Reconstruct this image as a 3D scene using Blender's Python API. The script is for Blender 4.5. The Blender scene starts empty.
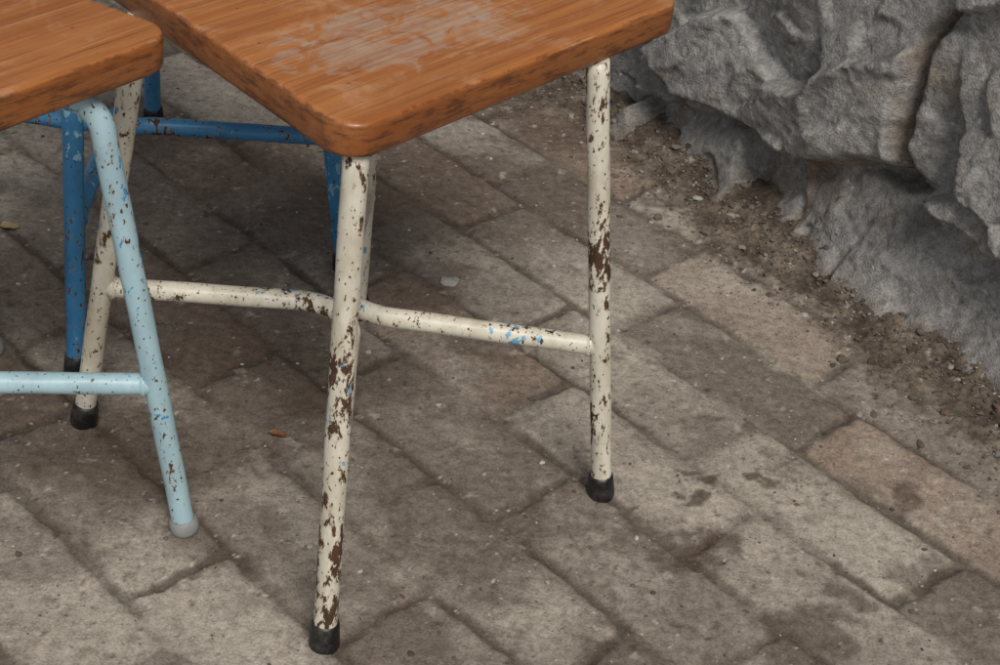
import bpy, math, numpy as np
from mathutils import Matrix, Vector
rng=np.random.default_rng(7)
S=bpy.context.scene
try:
    S.view_settings.view_transform='Standard'; S.view_settings.look='None'; S.view_settings.exposure=0
except Exception: pass

# ------------------------------------------------------------ helpers
def sst(x,a,b):
    t=np.clip((x-a)/(b-a),0,1); return t*t*(3-2*t)
def hsh(ix,iy,seed):
    ix=ix.astype(np.int64);iy=iy.astype(np.int64)
    h=(ix*374761393+iy*668265263+seed*974634777)&0xffffffff
    h=((h^(h>>13))*1274126177)&0xffffffff
    h=((h^(h>>16))*2246822519)&0xffffffff
    h=h^(h>>15)
    return (h&0xffffff)/float(0xffffff)
def pn(x,y,seed=0):
    ix=np.floor(x);iy=np.floor(y);fx=x-ix;fy=y-iy
    def g(a,b,dx,dy):
        t=hsh(a,b,seed)*2*math.pi
        return np.cos(t)*dx+np.sin(t)*dy
    u=fx*fx*fx*(fx*(fx*6-15)+10);v=fy*fy*fy*(fy*(fy*6-15)+10)
    a=g(ix,iy,fx,fy);b=g(ix+1,iy,fx-1,fy);c=g(ix,iy+1,fx,fy-1);d=g(ix+1,iy+1,fx-1,fy-1)
    return ((a*(1-u)+b*u)*(1-v)+(c*(1-u)+d*u)*v)*1.4
def fbm(x,y,o=4,seed=0,gain=.5):
    s=0;a=1;n=0
    for i in range(o):
        s=s+a*pn(x*2**i,y*2**i,seed+i*17);n+=a;a*=gain
    return s/n
def facets(x,y,lam,slope,seed):
    gx=np.floor(x/lam);gy=np.floor(y/lam)
    best=np.full(x.shape,1e9);h=np.zeros(x.shape)
    for i in(-1,0,1):
        for j in(-1,0,1):
            a=gx+i;b=gy+j
            cx=(a+.1+.8*hsh(a,b,seed))*lam;cy=(b+.1+.8*hsh(a,b,seed+1))*lam
            d=(x-cx)**2+(y-cy)**2
            hh=(hsh(a,b,seed+2)-.5)*2*slope*(x-cx)+(hsh(a,b,seed+3)-.5)*2*slope*(y-cy)+(hsh(a,b,seed+4)-.5)*slope*lam*.5
            m=d<best
            best=np.where(m,d,best);h=np.where(m,hh,h)
    return h
def blur(h,n,it=2):
    for _ in range(it):
        for ax_ in (0,1):
            pad=[(0,0),(0,0)];pad[ax_]=(n,n)
            q=np.pad(h,pad,mode='edge');c=np.cumsum(q,axis=ax_)
            z0=np.zeros_like(np.take(c,[0],axis=ax_));c=np.concatenate([z0,c],axis=ax_)
            L=h.shape[ax_]
            h=(np.take(c,range(2*n+1,2*n+1+L),axis=ax_)-np.take(c,range(0,L),axis=ax_))/(2*n+1)
    return h
def mixc(c,k,col):
    return c*(1-k[...,None])+np.asarray(col)*k[...,None]
def grid_mesh(name,P,cols=None):
    ny,nx=P.shape[:2]
    me=bpy.data.meshes.new(name)
    co=P.reshape(-1,3).astype(np.float32)
    idx=np.arange(nx*ny).reshape(ny,nx)
    q=np.stack([idx[:-1,:-1],idx[:-1,1:],idx[1:,1:],idx[1:,:-1]],-1).reshape(-1,4)
    me.vertices.add(len(co));me.vertices.foreach_set('co',co.ravel())
    me.loops.add(q.size);me.loops.foreach_set('vertex_index',q.ravel().astype(np.int32))
    me.polygons.add(len(q));me.polygons.foreach_set('loop_start',(np.arange(len(q))*4).astype(np.int32))
    me.polygons.foreach_set('use_smooth',np.ones(len(q),dtype=bool))
    me.update(calc_edges=True)
    if cols is not None:
        at=me.color_attributes.new('mask','FLOAT_COLOR','POINT')
        at.data.foreach_set('color',cols.reshape(-1,4).astype(np.float32).ravel())
    ob=bpy.data.objects.new(name,me);S.collection.objects.link(ob)
    return ob
class NT:
    def __init__(s,name):
        s.m=bpy.data.materials.new(name);s.m.use_nodes=True;s.t=s.m.node_tree
        s.t.nodes.clear();s.b=s.n('ShaderNodeBsdfPrincipled');o=s.n('ShaderNodeOutputMaterial')
        s.l(s.b.outputs[0],o.inputs[0])
    def n(s,k,**kw):
        x=s.t.nodes.new(k)
        for a,b in kw.items(): setattr(x,a,b)
        return x
    def l(s,a,b): s.t.links.new(a,b)
    def set(s,i,v):
        if isinstance(v,bpy.types.NodeSocket): s.l(v,i)
        else: i.default_value=v
    def coord(s,scale=(1,1,1),kind='Object',loc=(0,0,0),rot=(0,0,0)):
        c=s.n('ShaderNodeTexCoord');m=s.n('ShaderNodeMapping')
        s.l(c.outputs[kind],m.inputs[0]);m.inputs['Scale'].default_value=scale;m.inputs['Location'].default_value=loc;m.inputs['Rotation'].default_value=rot
        return m.outputs[0]
    def noise(s,v,scale,detail=4,rough=.5,dist=0):
        x=s.n('ShaderNodeTexNoise');s.l(v,x.inputs['Vector']);x.inputs['Scale'].default_value=scale
        x.inputs['Detail'].default_value=detail;x.inputs['Roughness'].default_value=rough;x.inputs['Distortion'].default_value=dist
        return x.outputs['Fac']
    def math(s,op,a,b=0.0,c=None):
        x=s.n('ShaderNodeMath',operation=op);s.set(x.inputs[0],a);s.set(x.inputs[1],b)
        if c is not None: s.set(x.inputs[2],c)
        return x.outputs[0]
    def ramp(s,v,a,b,lo=0.0,hi=1.0):
        x=s.n('ShaderNodeMapRange',interpolation_type='SMOOTHSTEP');s.set(x.inputs[0],v)
        for i,q in zip((1,2,3,4),(a,b,lo,hi)): x.inputs[i].default_value=q
        return x.outputs[0]
    def mix(s,f,a,b,mode='MIX'):
        x=s.n('ShaderNodeMix',data_type='RGBA',blend_type=mode);s.set(x.inputs[0],f)
        for i,q in((6,a),(7,b)):
            if isinstance(q,tuple): x.inputs[i].default_value=q+(1,) if len(q)==3 else q
            else: s.l(q,x.inputs[i])
        return x.outputs[2]
    def bump(s,h,strength,dist,normal=None):
        x=s.n('ShaderNodeBump');s.l(h,x.inputs['Height']);x.inputs['Strength'].default_value=strength;x.inputs['Distance'].default_value=dist
        if normal is not None:s.l(normal,x.inputs['Normal'])
        return x.outputs[0]
    def fin(s,col,rough,nrm=None,spec=.5):
        s.set(s.b.inputs['Base Color'],col if not isinstance(col,tuple) else col+(1,));s.set(s.b.inputs['Roughness'],rough)
        s.b.inputs['Specular IOR Level'].default_value=spec
        if nrm is not None:s.l(nrm,s.b.inputs['Normal'])
        return s.m

# ------------------------------------------------------------ materials
def painted(name,base,base2,under,off,chip=.60,flecks=.64,bigk=.5,zones=(),ms=135):
    t=NT(name)
    v=t.coord((1,1,.45),loc=off)
    big=t.noise(v,15,1,.5);mid=t.noise(v,ms,5,.70,.25)
    f=t.math('ADD',mid,t.math('MULTIPLY',t.math('SUBTRACT',big,.5),bigk))
    for c0,r0,am in zones:
        sub=t.n('ShaderNodeVectorMath',operation='DISTANCE');t.l(t.coord(),sub.inputs[0]);sub.inputs[1].default_value=c0
        f=t.math('ADD',f,t.ramp(sub.outputs['Value'],0,r0,am,0))
    c=t.ramp(f,chip,chip+.014)
    halo=t.ramp(f,chip-.06,chip+.005)
    v2=t.coord((1,1,.6),loc=(off[0]+5,off[1],off[2]))
    f2=t.math('ADD',t.noise(v2,120,3,.6,.3),t.math('MULTIPLY',t.math('SUBTRACT',t.noise(v2,9,0),.5),.6))
    fl=t.ramp(f2,flecks,flecks+.02)
    speck=t.ramp(t.noise(v2,330,1,.5),.675,.705)
    grime=t.ramp(t.noise(v,26,4,.7),.40,.68)
    col=t.mix(grime,base,base2)
    col=t.mix(t.math('MULTIPLY',halo,.5),col,(.38,.28,.17))
    col=t.mix(fl,col,under)
    rust=t.mix(t.noise(v,160,2),(.022,.014,.010),(.125,.060,.030))
    col=t.mix(speck,col,(.09,.05,.03))
    col=t.mix(c,col,rust)
    r=t.ramp(c,0,1,.38,.85)
    h=t.math('SUBTRACT',1.0,t.math('MAXIMUM',c,t.math('MULTIPLY',fl,.4)))
    n=t.bump(h,.7,.0006)
    return t.fin(col,r,n,.45)
# main stool centre is (-.1285,1.1495)
zn=[((.20,.005,.25),.09,.085),((.018,-.225,.07),.12,.03),((.018,-.20,.27),.10,.035),((-.21,.0,.20),.10,.05)]
white_paint=painted('chipped_cream_paint',(.72,.69,.595),(.53,.49,.385),(.20,.40,.55),(0,0,0),chip=.606,flecks=.74,bigk=.34,zones=zn)
white_bar=painted('chipped_cream_paint_bar',(.72,.69,.595),(.53,.49,.385),(.16,.42,.62),(1,0,3),chip=.603,flecks=.655,bigk=.46)
blue_light=painted('chipped_light_blue_paint',(.41,.60,.675),(.33,.49,.56),(.07,.28,.50),(3,1,2),chip=.665,flecks=.635,bigk=.6)
blue_dark=painted('chipped_blue_paint',(.050,.25,.50),(.035,.18,.38),(.25,.5,.68),(7,2,1),chip=.625,flecks=.68,bigk=.5)

t=NT('black_rubber');v=t.coord()
rubber=t.fin(t.mix(t.ramp(t.noise(v,70,5,.7),.45,.7),(.008,.008,.009),(.05,.045,.04)),.42)
t=NT('grey_rubber');v=t.coord()
rubber_grey=t.fin(t.mix(t.noise(v,90,3),(.34,.36,.36),(.2,.2,.19)),.5)

def wood(name,off,patch=None):
    t=NT(name)
    v=t.coord((1,1,1),loc=off)
    g1=t.noise(t.coord((2.2,26,26),loc=off),1.6,4,.6,.5);g2=t.noise(t.coord((7,330,330),loc=off),1.5,2,.6,.2)
    g3=t.noise(t.coord((3,95,95),loc=off),1.5,4,.75,.35)
    wv=t.n('ShaderNodeTexWave',wave_type='BANDS',bands_direction='Y',wave_profile='SIN');t.l(t.coord((1.3,7,7),loc=off),wv.inputs[0])
    wv.inputs['Scale'].default_value=2.3;wv.inputs['Distortion'].default_value=7;wv.inputs['Detail'].default_value=3;wv.inputs['Detail Scale'].default_value=.8
    w=wv.outputs['Fac']
    col=t.mix(w,(.45,.172,.050),(.365,.122,.034))
    col=t.mix(t.ramp(g1,.38,.68,0,.6),col,(.49,.21,.070))
    col=t.mix(t.ramp(g3,.45,.72,0,.5),col,(.22,.070,.020))
    col=t.mix(t.ramp(g2,.50,.68,0,.48),col,(.17,.054,.016))
    big=t.noise(v,8,3,.6)
    col=t.mix(t.ramp(big,.42,.72,0,.5),col,(.26,.085,.026))
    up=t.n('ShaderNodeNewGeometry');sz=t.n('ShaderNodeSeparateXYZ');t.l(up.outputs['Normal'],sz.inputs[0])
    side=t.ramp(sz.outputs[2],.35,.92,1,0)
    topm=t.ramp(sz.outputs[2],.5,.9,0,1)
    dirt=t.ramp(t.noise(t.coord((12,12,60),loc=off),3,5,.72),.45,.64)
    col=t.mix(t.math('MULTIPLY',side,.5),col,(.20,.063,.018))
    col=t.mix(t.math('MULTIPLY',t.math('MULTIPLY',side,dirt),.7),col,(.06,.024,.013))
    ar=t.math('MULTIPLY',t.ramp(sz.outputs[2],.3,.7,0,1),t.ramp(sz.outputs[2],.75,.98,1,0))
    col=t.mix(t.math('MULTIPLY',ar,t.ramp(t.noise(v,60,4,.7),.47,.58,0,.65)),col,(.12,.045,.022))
    wear=t.ramp(t.noise(t.coord((1,1.6,1),loc=(off[0]+4,off[1],0)),13,6,.72,.6),.51,.66,0,.46)
    col=t.mix(t.math('MULTIPLY',t.math('MULTIPLY',wear,t.ramp(g3,.35,.62,1,.35)),topm),col,(.56,.37,.235))
    s1=t.ramp(t.noise(t.coord((5,420,5),loc=off,rot=(0,0,.9)),1,2,.6,.15),.70,.725,0,.6)
    s2=t.ramp(t.noise(t.coord((5,360,5),loc=off,rot=(0,0,-.5)),1,2,.6,.15),.71,.73,0,.6)
    s3=t.ramp(t.noise(t.coord((6,500,5),loc=off,rot=(0,0,1.9)),1,2,.6,.15),.72,.74,0,.5)
    sc=t.math('MAXIMUM',t.math('MAXIMUM',s1,s2),s3)
    col=t.mix(t.math('MULTIPLY',sc,topm),col,(.56,.40,.28))
    spot=t.ramp(t.noise(t.coord(loc=off),75,3,.65),.67,.72,0,.6)
    col=t.mix(t.math('MULTIPLY',spot,topm),col,(.09,.036,.016))
    rough=t.math('ADD',t.ramp(g1,.3,.7,.29,.44),t.math('MULTIPLY',wear,.5))
    if patch:
        sub=t.n('ShaderNodeVectorMath',operation='SUBTRACT');t.l(t.coord(),sub.inputs[0]);sub.inputs[1].default_value=patch[0]
        sca=t.n('ShaderNodeVectorMath',operation='MULTIPLY');t.l(sub.outputs[0],sca.inputs[0]);sca.inputs[1].default_value=(1/patch[1],1/patch[2],.0)
        ln=t.n('ShaderNodeVectorMath',operation='LENGTH');t.l(sca.outputs[0],ln.inputs[0])
        fall=t.ramp(ln.outputs['Value'],.3,1.2,1,0)
        nn=t.noise(t.coord((12,17,14),loc=off),2.2,6,.68,1.0)
        pm=t.ramp(t.math('ADD',t.math('MULTIPLY',fall,.2),nn),.57,.74)
        pm=t.math('MULTIPLY',t.math('MULTIPLY',pm,topm),t.ramp(fall,.02,.3))
        pm=t.math('MULTIPLY',pm,t.ramp(g3,.35,.6,1.0,.45))
        col=t.mix(t.math('MULTIPLY',pm,.70),col,(.42,.35,.295))
        rough=t.math('ADD',rough,t.math('MULTIPLY',pm,.2))
    n=t.bump(g2,.35,.0006)
    return t.fin(col,rough,n,.47)

def masked(name,gs,bumpd,spec=.3,rough=.88,sc=1.0,bs=.7):
    t=NT(name)
    a=t.n('ShaderNodeVertexColor',layer_name='mask')
    v=t.coord()
    n2=t.noise(v,95*sc,3,.75);n3=t.noise(v,420*sc,2,.7)
    k=t.math('ADD',t.math('MULTIPLY',n2,.55),t.math('MULTIPLY',n3,.45))
    m=t.ramp(k,.33,.67,1-gs,1+gs*.75)
    x=t.n('ShaderNodeVectorMath',operation='SCALE');t.l(a.outputs['Color'],x.inputs[0]);t.l(m,x.inputs['Scale'])
    col=t.mix(t.ramp(n3,.72,.78,0,.7),x.outputs[0],(.50,.47,.42))
    r=t.ramp(a.outputs['Alpha'],0,1,rough,.5)
    return t.fin(col,r,t.bump(k,bs,bumpd),spec)

# ------------------------------------------------------------ wall frame
W0=np.array([.3,1.70]);WD=np.array([.6225,-.7826]);WN=np.array([-.7826,-.6225])
def axis(lo,hi,st,far):
    c=np.arange(lo,hi+1e-9,st);g=[];d=st
    x=hi
    while x<far[1]:
        d*=1.35;x+=d;g.append(x)
    x=lo;d=st;p=[]
    while x>far[0]:
        d*=1.35;x-=d;p.append(x)
    return np.concatenate([p[::-1],c,g])
# ground ----------------------------------------------------------
xs=axis(-.76,.82,.0022,(-60,60));ys=axis(.82,2.32,.0022,(-60,60))
X,Y=np.meshgrid(xs,ys)
an=math.radians(-42);ax=X-.018;ay=Y-1.093
a=ax*math.cos(an)+ay*math.sin(an);b=-ax*math.sin(an)+ay*math.cos(an)
a=a+.010*fbm(X*5,Y*5,2,3)+.006*fbm(X*35,Y*35,4,4);b=b+.007*fbm(X*4,Y*4,2,9)+.005*fbm(X*35,Y*35,4,12)
BW,BL=.104,.245
row=np.floor(b/BW);off=(row%2)*BL*.5+(hsh(row,row*0,5)-.5)*.10*(row!=0)
col=np.floor((a-off)/BL)
fa=a-off-col*BL;fb=b-row*BW
da=np.minimum(fa,BL-fa);db=np.minimum(fb,BW-fb);d=np.minimum(da,db)
R=.012;cor=(da<R)&(db<R)
d=np.where(cor,R-np.sqrt(np.maximum((R-da)**2+(R-db)**2,0)),d)
jw=.0020+.004*fbm(X*14,Y*14,3,31)
fill=sst(fbm(X*6,Y*6,4,44),-.16,.26)
joint=1-sst(d,jw,jw+.006)
z=-.0026*joint*(1-.75*fill)-.0011*(1-sst(d,0,.014))*(1-fill*.6)
br=lambda s:hsh(row*7+col*131,col+row*3,s)
z=z+(br(1)-.5)*.0018+(br(2)-.5)*.009*(fa-BL/2)+(br(3)-.5)*.014*(fb-BW/2)
f25=fbm(X*25,Y*25,4,50);f110=fbm(X*110,Y*110,3,60)
z=z+.0016*f25+.0007*f110
pitm=sst(fbm(X*60,Y*60,4,70),.25,.40)*sst(fbm(X*9,Y*9,2,71),-.1,.3);z=z-.0014*pitm
nw=(X-W0[0])*WN[0]+(Y-W0[1])*WN[1]
soil=1-sst(nw+.09*fbm(X*7,Y*7,5,80,.6)+.03*fbm(X*45,Y*45,3,81),.07,.135)
lump=fbm(X*24,Y*24,5,90,.6)
z=z*(1-.85*soil)+soil*(.004+.011*lump+.004*fbm(X*130,Y*130,2,95))+.022*(1-sst(nw,-.02,.06))
damp_falloff=np.zeros(X.shape)
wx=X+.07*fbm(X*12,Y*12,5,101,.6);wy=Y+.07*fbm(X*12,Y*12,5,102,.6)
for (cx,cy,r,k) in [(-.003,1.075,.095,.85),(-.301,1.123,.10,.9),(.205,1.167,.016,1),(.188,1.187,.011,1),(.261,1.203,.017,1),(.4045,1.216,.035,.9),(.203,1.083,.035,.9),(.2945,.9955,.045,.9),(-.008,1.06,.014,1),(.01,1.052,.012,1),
   (-.06,1.16,.08,.8),(-.16,1.6,.13,.85),(-.02,1.66,.14,.8),(-.33,1.55,.18,.75),(.05,1.92,.14,.9),(-.2,1.25,.11,.9),(-.25,1.32,.12,.8),(-.02,1.35,.04,.6),(-.1,1.0,.05,.6),(-.42,1.4,.18,.75),(.34,1.05,.025,.8),(-.12,1.45,.08,.7),(-.45,1.15,.10,.8),(-.05,.93,.06,.7),(.12,.95,.03,.7),(.42,1.1,.03,.7),(-.2,1.02,.06,.6),(-.36,.98,.05,.5)]:  # damp stains, plus left-floor patches that paint light falloff into the colour
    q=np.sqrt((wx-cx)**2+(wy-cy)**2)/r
    damp_falloff=np.maximum(damp_falloff,.95*k*(1-sst(q,.6,1.15)))
damp_falloff=np.maximum(damp_falloff,.72*sst(br(8),.78,.84)*sst(d,.0,.008)*sst(fbm(X*12,Y*12,4,111),-.7,.0))
damp_falloff=np.maximum(damp_falloff,.65*sst(fbm(X*9,Y*9,6,120,.68),.20,.40))
damp_falloff=np.maximum(damp_falloff*(1-.6*soil),.6*sst(nw,.03,.0))
# colour in numpy
tone=np.clip(br(4)*.75+.12+.95*fbm(X*6,Y*6,5,130,.62),0,1)
A=np.array([.200,.170,.142]);Bc=np.array([.415,.372,.318])
G=A+(Bc-A)*tone[...,None]
G=mixc(G,.55*sst(br(6),.66,.82)*sst(fbm(X*10,Y*10,4,131),-.6,.1),(.29,.198,.148))
dustm=sst(fbm(X*7,Y*7,5,132,.65),-.02,.28)*sst(fbm(X*50,Y*50,3,139,.7),-.5,.3)
G=mixc(G,.5*dustm,(.44,.40,.345))
G=mixc(G,.35*sst(fbm(X*30,Y*30,4,133,.65),.1,.4),(.15,.12,.095))
G=mixc(G,pitm*.6,(.12,.10,.085))
jk=joint*(.50+.42*(1-fill))
jc=np.array([.105,.087,.071])+(np.array([.235,.205,.17])-np.array([.105,.087,.071]))*fill[...,None]
G=G*(1-jk[...,None])+jc*jk[...,None]
G=mixc(G,.38*(1-sst(d,.002,.024))*sst(fbm(X*9,Y*9,4,141),-.3,.2),(.13,.105,.083))
sc_=np.array([.072,.055,.042])+(np.array([.185,.15,.117])-np.array([.072,.055,.042]))*sst(lump+.4*fbm(X*60,Y*60,3,135,.7),-.35,.45)[...,None]
G=G*(1-soil[...,None])+sc_*soil[...,None]
G=mixc(G,damp_falloff*.80,(.082,.057,.042))
G=mixc(G,.7*sst(fbm(X*85,Y*85,3,136,.7),.36,.46),(.07,.052,.04))
G=mixc(G,.8*sst(fbm(X*95,Y*95,3,137,.7),.44,.52),(.55,.52,.46))
G=mixc(G,.45*sst(fbm(X*26,Y*26,5,138,.7),.28,.38),(.48,.44,.385))
C=np.concatenate([G,np.clip(damp_falloff,0,1)[...,None]*.5],-1)
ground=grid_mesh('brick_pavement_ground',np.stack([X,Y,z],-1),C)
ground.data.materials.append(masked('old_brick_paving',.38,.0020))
def gz(x,y):
    i=np.clip(np.searchsorted(xs,x),0,len(xs)-1);j=np.clip(np.searchsorted(ys,y),0,len(ys)-1);return z[j,i]

# wall -------------------------------------------------------------
ss=axis(-.95,.75,.0026,(-8,8));vs=axis(-.06,.62,.0026,(-.07,2.6))
SS,VV=np.meshgrid(ss,vs)
seeds=[(-.11,.29,.27,.185,.014,.04,-.10),(.31,.27,.155,.13,.016,-.06,-.08),(.24,.05,.22,.085,.004,0,-.42),(-.08,.035,.13,.06,.000,.05,-.4),(-.33,.05,.14,.07,.002,.0,-.3),
 (-.62,.3,.22,.2,.03,.1,-.1),(-.75,.06,.2,.08,.01,0,-.2),(.65,.09,.18,.11,.01,0,-.2),(.68,.4,.2,.17,.02,0,0),(.12,.55,.25,.12,.02,0,0),(-.35,.6,.22,.13,.02,0,0)]
for i in range(170):
    s0=rng.uniform(-8,8);v0=rng.uniform(.1,2.6)
    if -1.0<s0<.95 and v0<.75: continue
    seeds.append((s0,v0,rng.uniform(.2,.34),rng.uniform(.12,.2),rng.uniform(0,.04),rng.uniform(-.1,.1),rng.uniform(-.2,.1)))
sx_=SS+.03*fbm(SS*6,VV*6,4,200)+.009*fbm(SS*30,VV*30,3,210);vx_=VV+.024*fbm(SS*6+9,VV*6,4,220)+.009*fbm(SS*30,VV*30,3,230)
F1=np.full(SS.shape,1e9);F2=F1.copy();H=np.zeros(SS.shape);ID=np.zeros(SS.shape)
for k,(s0,v0,ra,rb,of,ts,tv) in enumerate(seeds):
    dd=np.sqrt(((sx_-s0)/ra)**2+((vx_-v0)/rb)**2)
    m=dd<F1
    F2=np.where(m,F1,np.minimum(F2,dd));F1=np.where(m,dd,F1)
    H=np.where(m,of+ts*(SS-s0)+tv*(VV-v0),H);ID=np.where(m,k,ID)
e=F2-F1
ins=sst(e,.01,.16)
ws=SS+.016*fbm(SS*7,VV*7,3,240)+.005*fbm(SS*40,VV*40,4,242);wvv=VV+.016*fbm(SS*7,VV*7,3,250)+.005*fbm(SS*40,VV*40,4,252)
rot=ws*.8+wvv*.6;rov=-ws*.6+wvv*.8
fa1=facets(rot,rov*1.3,.18,.26,300);fa2=facets(rot,rov*1.5,.07,.26,310);fa3=facets(ws,wvv*1.3,.024,.22,320)
fc=blur(fa1,1,1)+blur(fa2*.6,1,1)+fa3*.35
H=H*ins+(1-ins)*(-.004)
H=blur(H,2,1)
crk=(1-sst(np.abs(fbm(rot*3.5,rov*7,4,335,.5)),.0,.016))*sst(fbm(SS*5,VV*5,2,336),.0,.25)
H=H+fc*(.25+.75*ins)+.0026*fbm(SS*45,VV*45,5,340,.66)-.004*crk
crev=1-sst(e,.0,.06)
H=H-.014*crev*sst(fbm(SS*5,VV*5,2,350),-.35,.15)
H=H+.014*(1-sst(VV,-.01,.045))-.03*VV-.006
P=np.stack([W0[0]+SS*WD[0]+H*WN[0],W0[1]+SS*WD[1]+H*WN[1],VV],-1)
mort=np.clip((1-sst(e,.03,.20))*sst(fbm(SS*6,VV*6,3,360),-.35,.1)+.45*sst(fbm(SS*9,VV*9,4,370),.22,.42),0,1)
tn=np.clip(hsh(ID,ID*0,3)*.25+.38+.8*fbm(SS*7,VV*7,6,380,.72),0,1)
Wc=np.array([.19,.187,.184])+(np.array([.37,.362,.348])-np.array([.19,.187,.184]))*tn[...,None]
Wc=mixc(Wc,.45*sst(fbm(rot*6,rov*18,6,381,.76),.12,.32),(.115,.112,.108))
Wc=mixc(Wc,.45*sst(fbm(rot*9,rov*26,6,388,.76),.14,.32),(.47,.46,.435))
Wc=mixc(Wc,.45*sst(fbm(SS*16,VV*16,5,382,.7),.18,.38),(.27,.225,.175))
Wc=mixc(Wc,.45*sst(fbm(SS*55,VV*55,4,383,.75),.12,.28),(.095,.09,.084))
mc=np.array([.165,.13,.10])+np.array([.165,.142,.115])*sst(fbm(SS*30,VV*30,4,384,.7),-.3,.4)[...,None]
Wc=Wc*(1-mort[...,None])+mc*mort[...,None]
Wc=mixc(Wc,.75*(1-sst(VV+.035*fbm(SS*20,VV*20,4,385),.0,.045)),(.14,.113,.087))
Wc=mixc(Wc,.8*sst(fbm(SS*70,VV*70,3,386,.7),.42,.50),(.56,.54,.50))
Wc=mixc(Wc,.65*crk,(.06,.053,.047))
Wc=mixc(Wc,.6*crev*sst(mort,.7,.1),(.08,.07,.06))
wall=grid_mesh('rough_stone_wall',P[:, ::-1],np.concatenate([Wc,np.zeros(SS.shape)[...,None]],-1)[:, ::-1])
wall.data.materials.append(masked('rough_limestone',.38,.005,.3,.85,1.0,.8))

# ------------------------------------------------------------ debris
def debris():
    import bmesh
    bm=bmesh.new();bmesh.ops.create_icosphere(bm,subdivisions=1,radius=1)
    bv=np.array([v.co[:] for v in bm.verts]);bf=np.array([[v.index for v in f.verts] for f in bm.faces]);bm.free()
    V=[];Fc=[];Cc=[];o=0
    def put(x,y,r,c,flat=.6):
        nonlocal o
        s=np.array([rng.uniform(.6,1.3),rng.uniform(.6,1.3),flat*rng.uniform(.6,1.1)])*r
        q=bv*(1+rng.uniform(-.28,.28,(len(bv),1)))*s
        th=rng.uniform(0,6.28);c_,s_=math.cos(th),math.sin(th)
        q=np.stack([q[:,0]*c_-q[:,1]*s_+x,q[:,0]*s_+q[:,1]*c_+y,q[:,2]+gz(x,y)+r*.12*flat],-1)
        V.append(q);Fc.append(bf+o);o+=len(bv);Cc.append(np.tile(np.append(c,1),(len(bv),1)))
    pal=[(.14,.11,.083),(.17,.14,.11),(.105,.082,.064),(.15,.12,.093),(.20,.172,.142),(.09,.072,.058),(.34,.31,.275),(.16,.10,.073)]
    for i in range(6500):
        s=rng.uniform(-.75,.65);n=abs(rng.normal(0,.062))
        p=W0+WD*s+WN*n
        r=min(.0009*math.exp(rng.exponential(.42)),.0065)
        put(p[0],p[1],r,np.array(pal[rng.integers(len(pal))])*rng.uniform(.7,1.15))
    for i in range(3600):
        x=rng.uniform(-.7,.7);y=rng.uniform(.82,2.1)
        if (x-W0[0])*WN[0]+(y-W0[1])*WN[1]<.03: continue
        r=min(.0006*math.exp(rng.exponential(.42)),.0032)
        c=(.55,.52,.47) if rng.random()<.3 else pal[rng.integers(len(pal))]
        put(x,y,r,np.array(c)*rng.uniform(.7,1.1))
    for (x,y,r) in [(-.063,1.467,.008),(-.056,1.474,.005),(.215,1.72,.007),(.05,1.53,.004),(.33,1.50,.005),(.16,1.66,.005)]:
        put(x,y,r,(.45,.43,.40),.5)
    me=bpy.data.meshes.new('gravel_debris');me.from_pydata(np.concatenate(V).tolist(),[],np.concatenate(Fc).tolist())
    at=me.color_attributes.new('mask','FLOAT_COLOR','POINT');at.data.foreach_set('color',np.concatenate(Cc).astype(np.float32).ravel())
    ob=bpy.data.objects.new('gravel_debris',me);S.collection.objects.link(ob)
    t=NT('debris');a=t.n('ShaderNodeVertexColor',layer_name='mask')
    me.materials.append(t.fin(t.mix(t.noise(t.coord(),500,1),a.outputs['Color'],t.mix(.4,a.outputs['Color'],(.03,.025,.02))),.9))
debris()
def leaf(x,y,L,W,ang,colr):
    n=10;vs_=[];fs=[]
    for i in range(n+1):
        u=i/n;w=W*math.sin(math.pi*min(1,u*.93+.04))**.8*(1+.2*math.sin(9*u))
        for k in(-1,-.4,.4,1):
            lx=(u-.5)*L;ly=k*w/2;lz=.001+.003*abs(k)**1.5*math.sin(2.5*u+1)+.002*u*u
            vs_.append((lx*math.cos(ang)-ly*math.sin(ang),lx*math.sin(ang)+ly*math.cos(ang),lz))
    for i in range(n):
        for k in range(3):
            q=i*4+k;fs.append((q,q+1,q+5,q+4))
    me=bpy.data.meshes.new('dry_leaf');me.from_pydata(vs_,[],fs)
    for p in me.polygons:p.use_smooth=True
    ob=bpy.data.objects.new('dry_leaf',me);ob.location=(x,y,float(gz(x,y))+.0005);S.collection.objects.link(ob)
    t=NT('dry_leaf_'+str(int(x*1000)));v=t.coord();me.materials.append(t.fin(t.mix(t.noise(v,160,3),colr,tuple(c*.4 for c in colr)),.6))
leaf(-.192,1.167,.018,.008,-.1,(.30,.11,.04))
leaf(-.54,1.457,.02,.014,.2,(.5,.38,.2))

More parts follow.
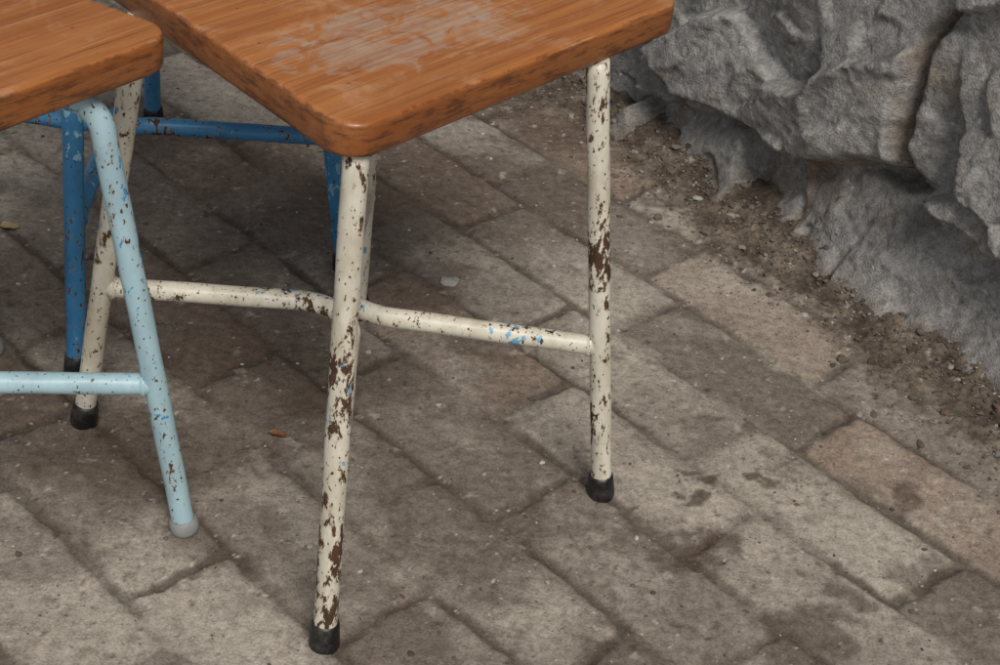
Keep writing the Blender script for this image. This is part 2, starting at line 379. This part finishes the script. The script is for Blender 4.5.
# ------------------------------------------------------------ stools
def fillet(P,rad,n=10):
    P=[np.array(p,float) for p in P];out=[P[0]]
    for i in range(1,len(P)-1):
        a=P[i-1]-P[i];b=P[i+1]-P[i];la=np.linalg.norm(a);lb=np.linalg.norm(b);a/=la;b/=lb
        th=math.acos(np.clip(a@b,-1,1));t=min(rad[i-1]/math.tan(th/2),la*.48,lb*.9)
        p0=P[i]+a*t
        rr=t*math.tan(th/2);bis=(a+b)/np.linalg.norm(a+b);c=P[i]+bis*rr/math.sin(th/2)
        p2=P[i]+b*t
        u=(p0-c)/rr;w=(p2-c)/rr;om=math.acos(np.clip(u@w,-1,1))
        for k in range(n+1):
            f=k/n;out.append(c+rr*(math.sin((1-f)*om)*u+math.sin(f*om)*w)/math.sin(om))
    out.append(P[-1]);return out
def tube(name,path,r,mat,parent,origin,seg=24,wob=0.0002):
    path=np.array(path);pts=[path[0]]
    for i in range(1,len(path)):
        L=np.linalg.norm(path[i]-path[i-1]);k=max(1,int(L/.012))
        for j in range(1,k+1):pts.append(path[i-1]+(path[i]-path[i-1])*j/k)
    pts=np.array(pts);T=np.gradient(pts,axis=0);T/=np.linalg.norm(T,axis=1)[:,None]
    ref=np.array([.3,.9,.1]);N=ref-T[0]*(ref@T[0]);N/=np.linalg.norm(N)
    V=[];F=[]
    for i,p in enumerate(pts):
        N=N-T[i]*(N@T[i]);N/=np.linalg.norm(N);B=np.cross(T[i],N)
        for k in range(seg):
            th=2*math.pi*k/seg
            q=r*(1+wob/r*math.sin(3*th+i*.9))
            V.append(p+q*(math.cos(th)*N+math.sin(th)*B)-origin)
    n=len(pts)
    for i in range(n-1):
        for k in range(seg):
            F.append((i*seg+k,i*seg+(k+1)%seg,(i+1)*seg+(k+1)%seg,(i+1)*seg+k))
    F.append(tuple(range(seg))[::-1]);F.append(tuple((n-1)*seg+k for k in range(seg)))
    me=bpy.data.meshes.new(name);me.from_pydata([tuple(v) for v in V],[],F)
    for p in me.polygons:p.use_smooth=len(p.vertices)==4
    me.materials.append(mat);ob=bpy.data.objects.new(name,me);S.collection.objects.link(ob);ob.parent=parent
    return ob
def lathe(name,prof,base,axis_,mat,parent,origin,seg=32):
    A=np.array(axis_,float);A/=np.linalg.norm(A);N=np.cross(A,[0,1,0]);N/=np.linalg.norm(N);B=np.cross(A,N)
    V=[];F=[]
    for (r,h) in prof:
        for k in range(seg):
            th=2*math.pi*k/seg;V.append(tuple(base+A*h+r*(math.cos(th)*N+math.sin(th)*B)-origin))
    for i in range(len(prof)-1):
        for k in range(seg):F.append((i*seg+k,i*seg+(k+1)%seg,(i+1)*seg+(k+1)%seg,(i+1)*seg+k))
    F.append(tuple(range(seg)));F.append(tuple((len(prof)-1)*seg+k for k in range(seg))[::-1])
    me=bpy.data.meshes.new(name);me.from_pydata(V,[],F)
    for p in me.polygons:p.use_smooth=len(p.vertices)==4
    me.materials.append(mat);ob=bpy.data.objects.new(name,me);S.collection.objects.link(ob);ob.parent=parent
def seat(quad,z0,th,mat,parent,origin,rad=.026,soft=.005):
    Q=[np.array(q,float) for q in quad];n=4
    ang=math.atan2(*(Q[1]-Q[0])[::-1])
    def outline(ins):
        L=[]
        for i in range(n):
            p=Q[i];q=Q[(i+1)%n];dv=(q-p)/np.linalg.norm(q-p);nn=np.array([-dv[1],dv[0]]);L.append((p+nn*ins,dv))
        cs=[]
        for i in range(n):
            p,dv=L[i-1];q,ev=L[i];M=np.array([dv,-ev]).T;t=np.linalg.solve(M,q-p);cs.append(p+dv*t[0])
        r=max(rad-ins,.002);out=[]
        for i in range(n):
            c=cs[i];u=cs[i-1]-c;u/=np.linalg.norm(u);w=cs[(i+1)%n]-c;w/=np.linalg.norm(w)
            t=math.acos(u@w);dd=r/math.tan(t/2);p0=c+u*dd;p2=c+w*dd;ce=c+(u+w)/np.linalg.norm(u+w)*r/math.sin(t/2)
            A=(p0-ce)/r;B=(p2-ce)/r;om=math.acos(np.clip(A@B,-1,1))
            for k in range(13):
                f=k/12;out.append(ce+r*(math.sin((1-f)*om)*A+math.sin(f*om)*B)/math.sin(om))
        return out
    rings=[(.004,0),(.001,.0012),(0,.004)]
    for k in range(7):
        f=k/6*math.pi/2;rings.append((soft*(1-math.cos(f)),th-soft*.8+soft*.8*math.sin(f)))
    rings.append((soft+.004,th+.0001))
    c,s=math.cos(-ang),math.sin(-ang);O=Q[0]
    V=[];F=[]
    for ins,h in rings:
        for p in outline(ins):
            dx,dy=p-O;V.append((dx*c-dy*s,dx*s+dy*c,h))
    m=len(outline(0))
    for i in range(len(rings)-1):
        for k in range(m):F.append((i*m+k,i*m+(k+1)%m,(i+1)*m+(k+1)%m,(i+1)*m+k))
    F.append(tuple(range(m))[::-1]);F.append(tuple((len(rings)-1)*m+k for k in range(m)))
    me=bpy.data.meshes.new('seat');me.from_pydata(V,[],F)
    for p in me.polygons:p.use_smooth=True
    me.materials.append(mat);ob=bpy.data.objects.new('seat',me);S.collection.objects.link(ob);ob.parent=parent
    ob.location=(O[0]-origin[0],O[1]-origin[1],z0);ob.rotation_euler=(0,0,ang)
    return ob
def stool(feet,tops,hub,quad,paint,woodm,cap,pairs,hs=.16,r=.0095,ztop=.45,th=.027,capkind='black',bend=None,bar=None):
    ctr=np.array([sum(f[0] for f in feet)/4,sum(f[1] for f in feet)/4,0.])
    E=bpy.data.objects.new('wooden_seat_stool',None);E.location=ctr;S.collection.objects.link(E)
    zs=ztop-th;ctop=np.mean(np.array(tops),axis=0)
    J=[];TT=[]
    for i in range(4):
        f=np.array([*feet[i],0.]);tp=np.array([*tops[i],.42]);dr=tp-f
        f0=f+dr*.012
        if bend:
            zt=zs-r-.0005;tp2=f+dr*(zt/.42)
            ln=np.linalg.norm(ctop-tp2[:2])-.010
            inn=np.array([ctop[0]-tp[0],ctop[1]-tp[1],0]);inn/=np.linalg.norm(inn)
            path=fillet([f0,tp2,tp2+inn*ln],[bend])
        else:
            path=[f0,f+dr*((zs-.0004)/.42)]
            TT.append(f+dr*((zs-.0092)/.42))
        tube('leg_%d'%(i+1),path,r,paint,E,ctr)
        J.append(f+dr*(hs/.42))
        A=dr/np.linalg.norm(dr)
        b=f+np.array([0,0,float(gz(f[0],f[1]))-.0005])
        if capkind=='black': prof=[(.0095,0),(.0115,.001),(.0125,.004),(.0124,.010),(.0117,.020),(.0114,.0245),(.0106,.0262),(.0094,.0265)]
        else: prof=[(.009,0),(.0118,.001),(.0125,.004),(.0125,.009),(.0115,.0125),(.0100,.0145),(.0094,.015)]
        lathe('foot_cap_%d'%(i+1),prof,b,A,cap,E,ctr)
    if not bend:
        tube('frame_rail_1',[TT[0],TT[2]],.0078,paint,E,ctr,16)
        tube('frame_rail_2',[TT[1],TT[2]],.0078,paint,E,ctr,16)
        tube('frame_rail_3',[TT[3],TT[2]],.0078,paint,E,ctr,16)
    H3=np.array([*hub,hs])
    for k,(i,j) in enumerate(pairs):
        bis=((J[i]+J[j])/2-H3);bis/=np.linalg.norm(bis)
        C=H3-bis*.0085
        tube('stretcher_%d'%(k+1),fillet([J[i],C,J[j]],[.045],16),r*.93,bar or paint,E,ctr)
    for i in range(4):
        u=H3-J[i];u/=np.linalg.norm(u)
        lathe('weld_%d'%(i+1),[(.0088,.0075),(.0108,.0085),(.0105,.0098),(.0096,.0118),(.0088,.0125)],J[i],u,paint,E,ctr,20)
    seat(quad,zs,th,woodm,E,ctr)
    return E
F_=(-.116,.938);R_=(.113,1.241);L_=(-.368,1.182);B_=(R_[0]+L_[0]-F_[0],R_[1]+L_[1]-F_[1])
ang=math.atan2(R_[1]-F_[1],R_[0]-F_[0])
pd=(-.104-F_[0],1.108-F_[1]);pl=(pd[0]*math.cos(-ang)-pd[1]*math.sin(-ang),pd[0]*math.sin(-ang)+pd[1]*math.cos(-ang),0)
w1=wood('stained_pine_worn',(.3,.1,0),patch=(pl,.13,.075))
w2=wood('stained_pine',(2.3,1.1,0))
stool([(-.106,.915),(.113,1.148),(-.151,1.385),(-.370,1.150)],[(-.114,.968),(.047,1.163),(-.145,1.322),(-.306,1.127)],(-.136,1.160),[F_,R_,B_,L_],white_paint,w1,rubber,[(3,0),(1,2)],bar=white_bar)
def sq(c,s,p): return [(c[0]+s/math.sqrt(2)*math.cos(p+k*math.pi/2),c[1]+s/math.sqrt(2)*math.sin(p+k*math.pi/2)) for k in range(4)]
c2=(-.478,.968);f2=sq(c2,.3386,-1.3563);t2=sq(c2,.2531,-1.3563);f2[1]=(-.245,1.025);t2[1]=(-.306,1.008);f2[2]=(-.484,1.236)
R2=np.array([-.254,1.056]);Fq=R2+.38*np.array([math.cos(math.radians(236.4)),math.sin(math.radians(236.4))]);Bq=R2+.35*np.array([math.cos(math.radians(156)),math.sin(math.radians(156))])
Lq=Fq+Bq-R2+np.array([.03,.0])
stool(f2,t2,c2,[tuple(Fq),tuple(R2),tuple(Bq),tuple(Lq)],blue_light,w2,rubber_grey,[(0,1),(2,3)],capkind='g',hs=.158,bend=.03)
c3=(-.4146,1.447);f3=sq(c3,.3386,-1.4998);t3=sq(c3,.2531,-1.4998);f3[0]=(-.395,1.215);f3[2]=(f3[2][0]-.022,f3[2][1]+.046);t3[2]=(t3[2][0]-.015,t3[2][1]+.03)
stool(f3,t3,(-.409,1.425),sq((c3[0]-.006,c3[1]+.006),.33,-1.4998),blue_dark,w2,rubber,[(0,1),(2,3)])

# ------------------------------------------------------------ light
el=math.radians(52);az=math.radians(18)
to=Vector((math.sin(az)*math.cos(el),-math.cos(az)*math.cos(el),math.sin(el)))
sd=bpy.data.lights.new('sun','SUN');sd.energy=2.45;sd.angle=math.radians(26);sd.color=(1,.935,.845)
so=bpy.data.objects.new('sun',sd);so.rotation_euler=to.to_track_quat('Z','Y').to_euler();so.location=to*10;S.collection.objects.link(so)
wd=bpy.data.worlds.new('World');S.world=wd;wd.use_nodes=True;nt=wd.node_tree
sk=nt.nodes.new('ShaderNodeTexSky');sk.sky_type='NISHITA';sk.sun_disc=False;sk.sun_elevation=el;sk.sun_rotation=math.pi-az
hs_=nt.nodes.new('ShaderNodeHueSaturation');hs_.inputs['Saturation'].default_value=.25;nt.links.new(sk.outputs[0],hs_.inputs['Color'])
bg=nt.nodes.get('Background') or nt.nodes.new('ShaderNodeBackground');nt.links.new(hs_.outputs[0],bg.inputs[0]);bg.inputs[1].default_value=.085
# ------------------------------------------------------------ camera
h,th,ro,f=0.9542,0.6028,-0.1362,1611.6
r=Vector((1,0,0));u=Vector((0,math.sin(th),math.cos(th)));fw=Vector((0,math.cos(th),-math.sin(th)))
cr=r*math.cos(ro)-u*math.sin(ro);cu=r*math.sin(ro)+u*math.cos(ro)
M=Matrix((( cr.x,cu.x,-fw.x,0),(cr.y,cu.y,-fw.y,0),(cr.z,cu.z,-fw.z,h),(0,0,0,1)))
cd=bpy.data.cameras.new('camera');cd.sensor_width=36;cd.lens=f/1000*36;cd.clip_end=300;cd.clip_start=.02
co=bpy.data.objects.new('camera',cd);co.matrix_world=M;S.collection.objects.link(co);S.camera=co
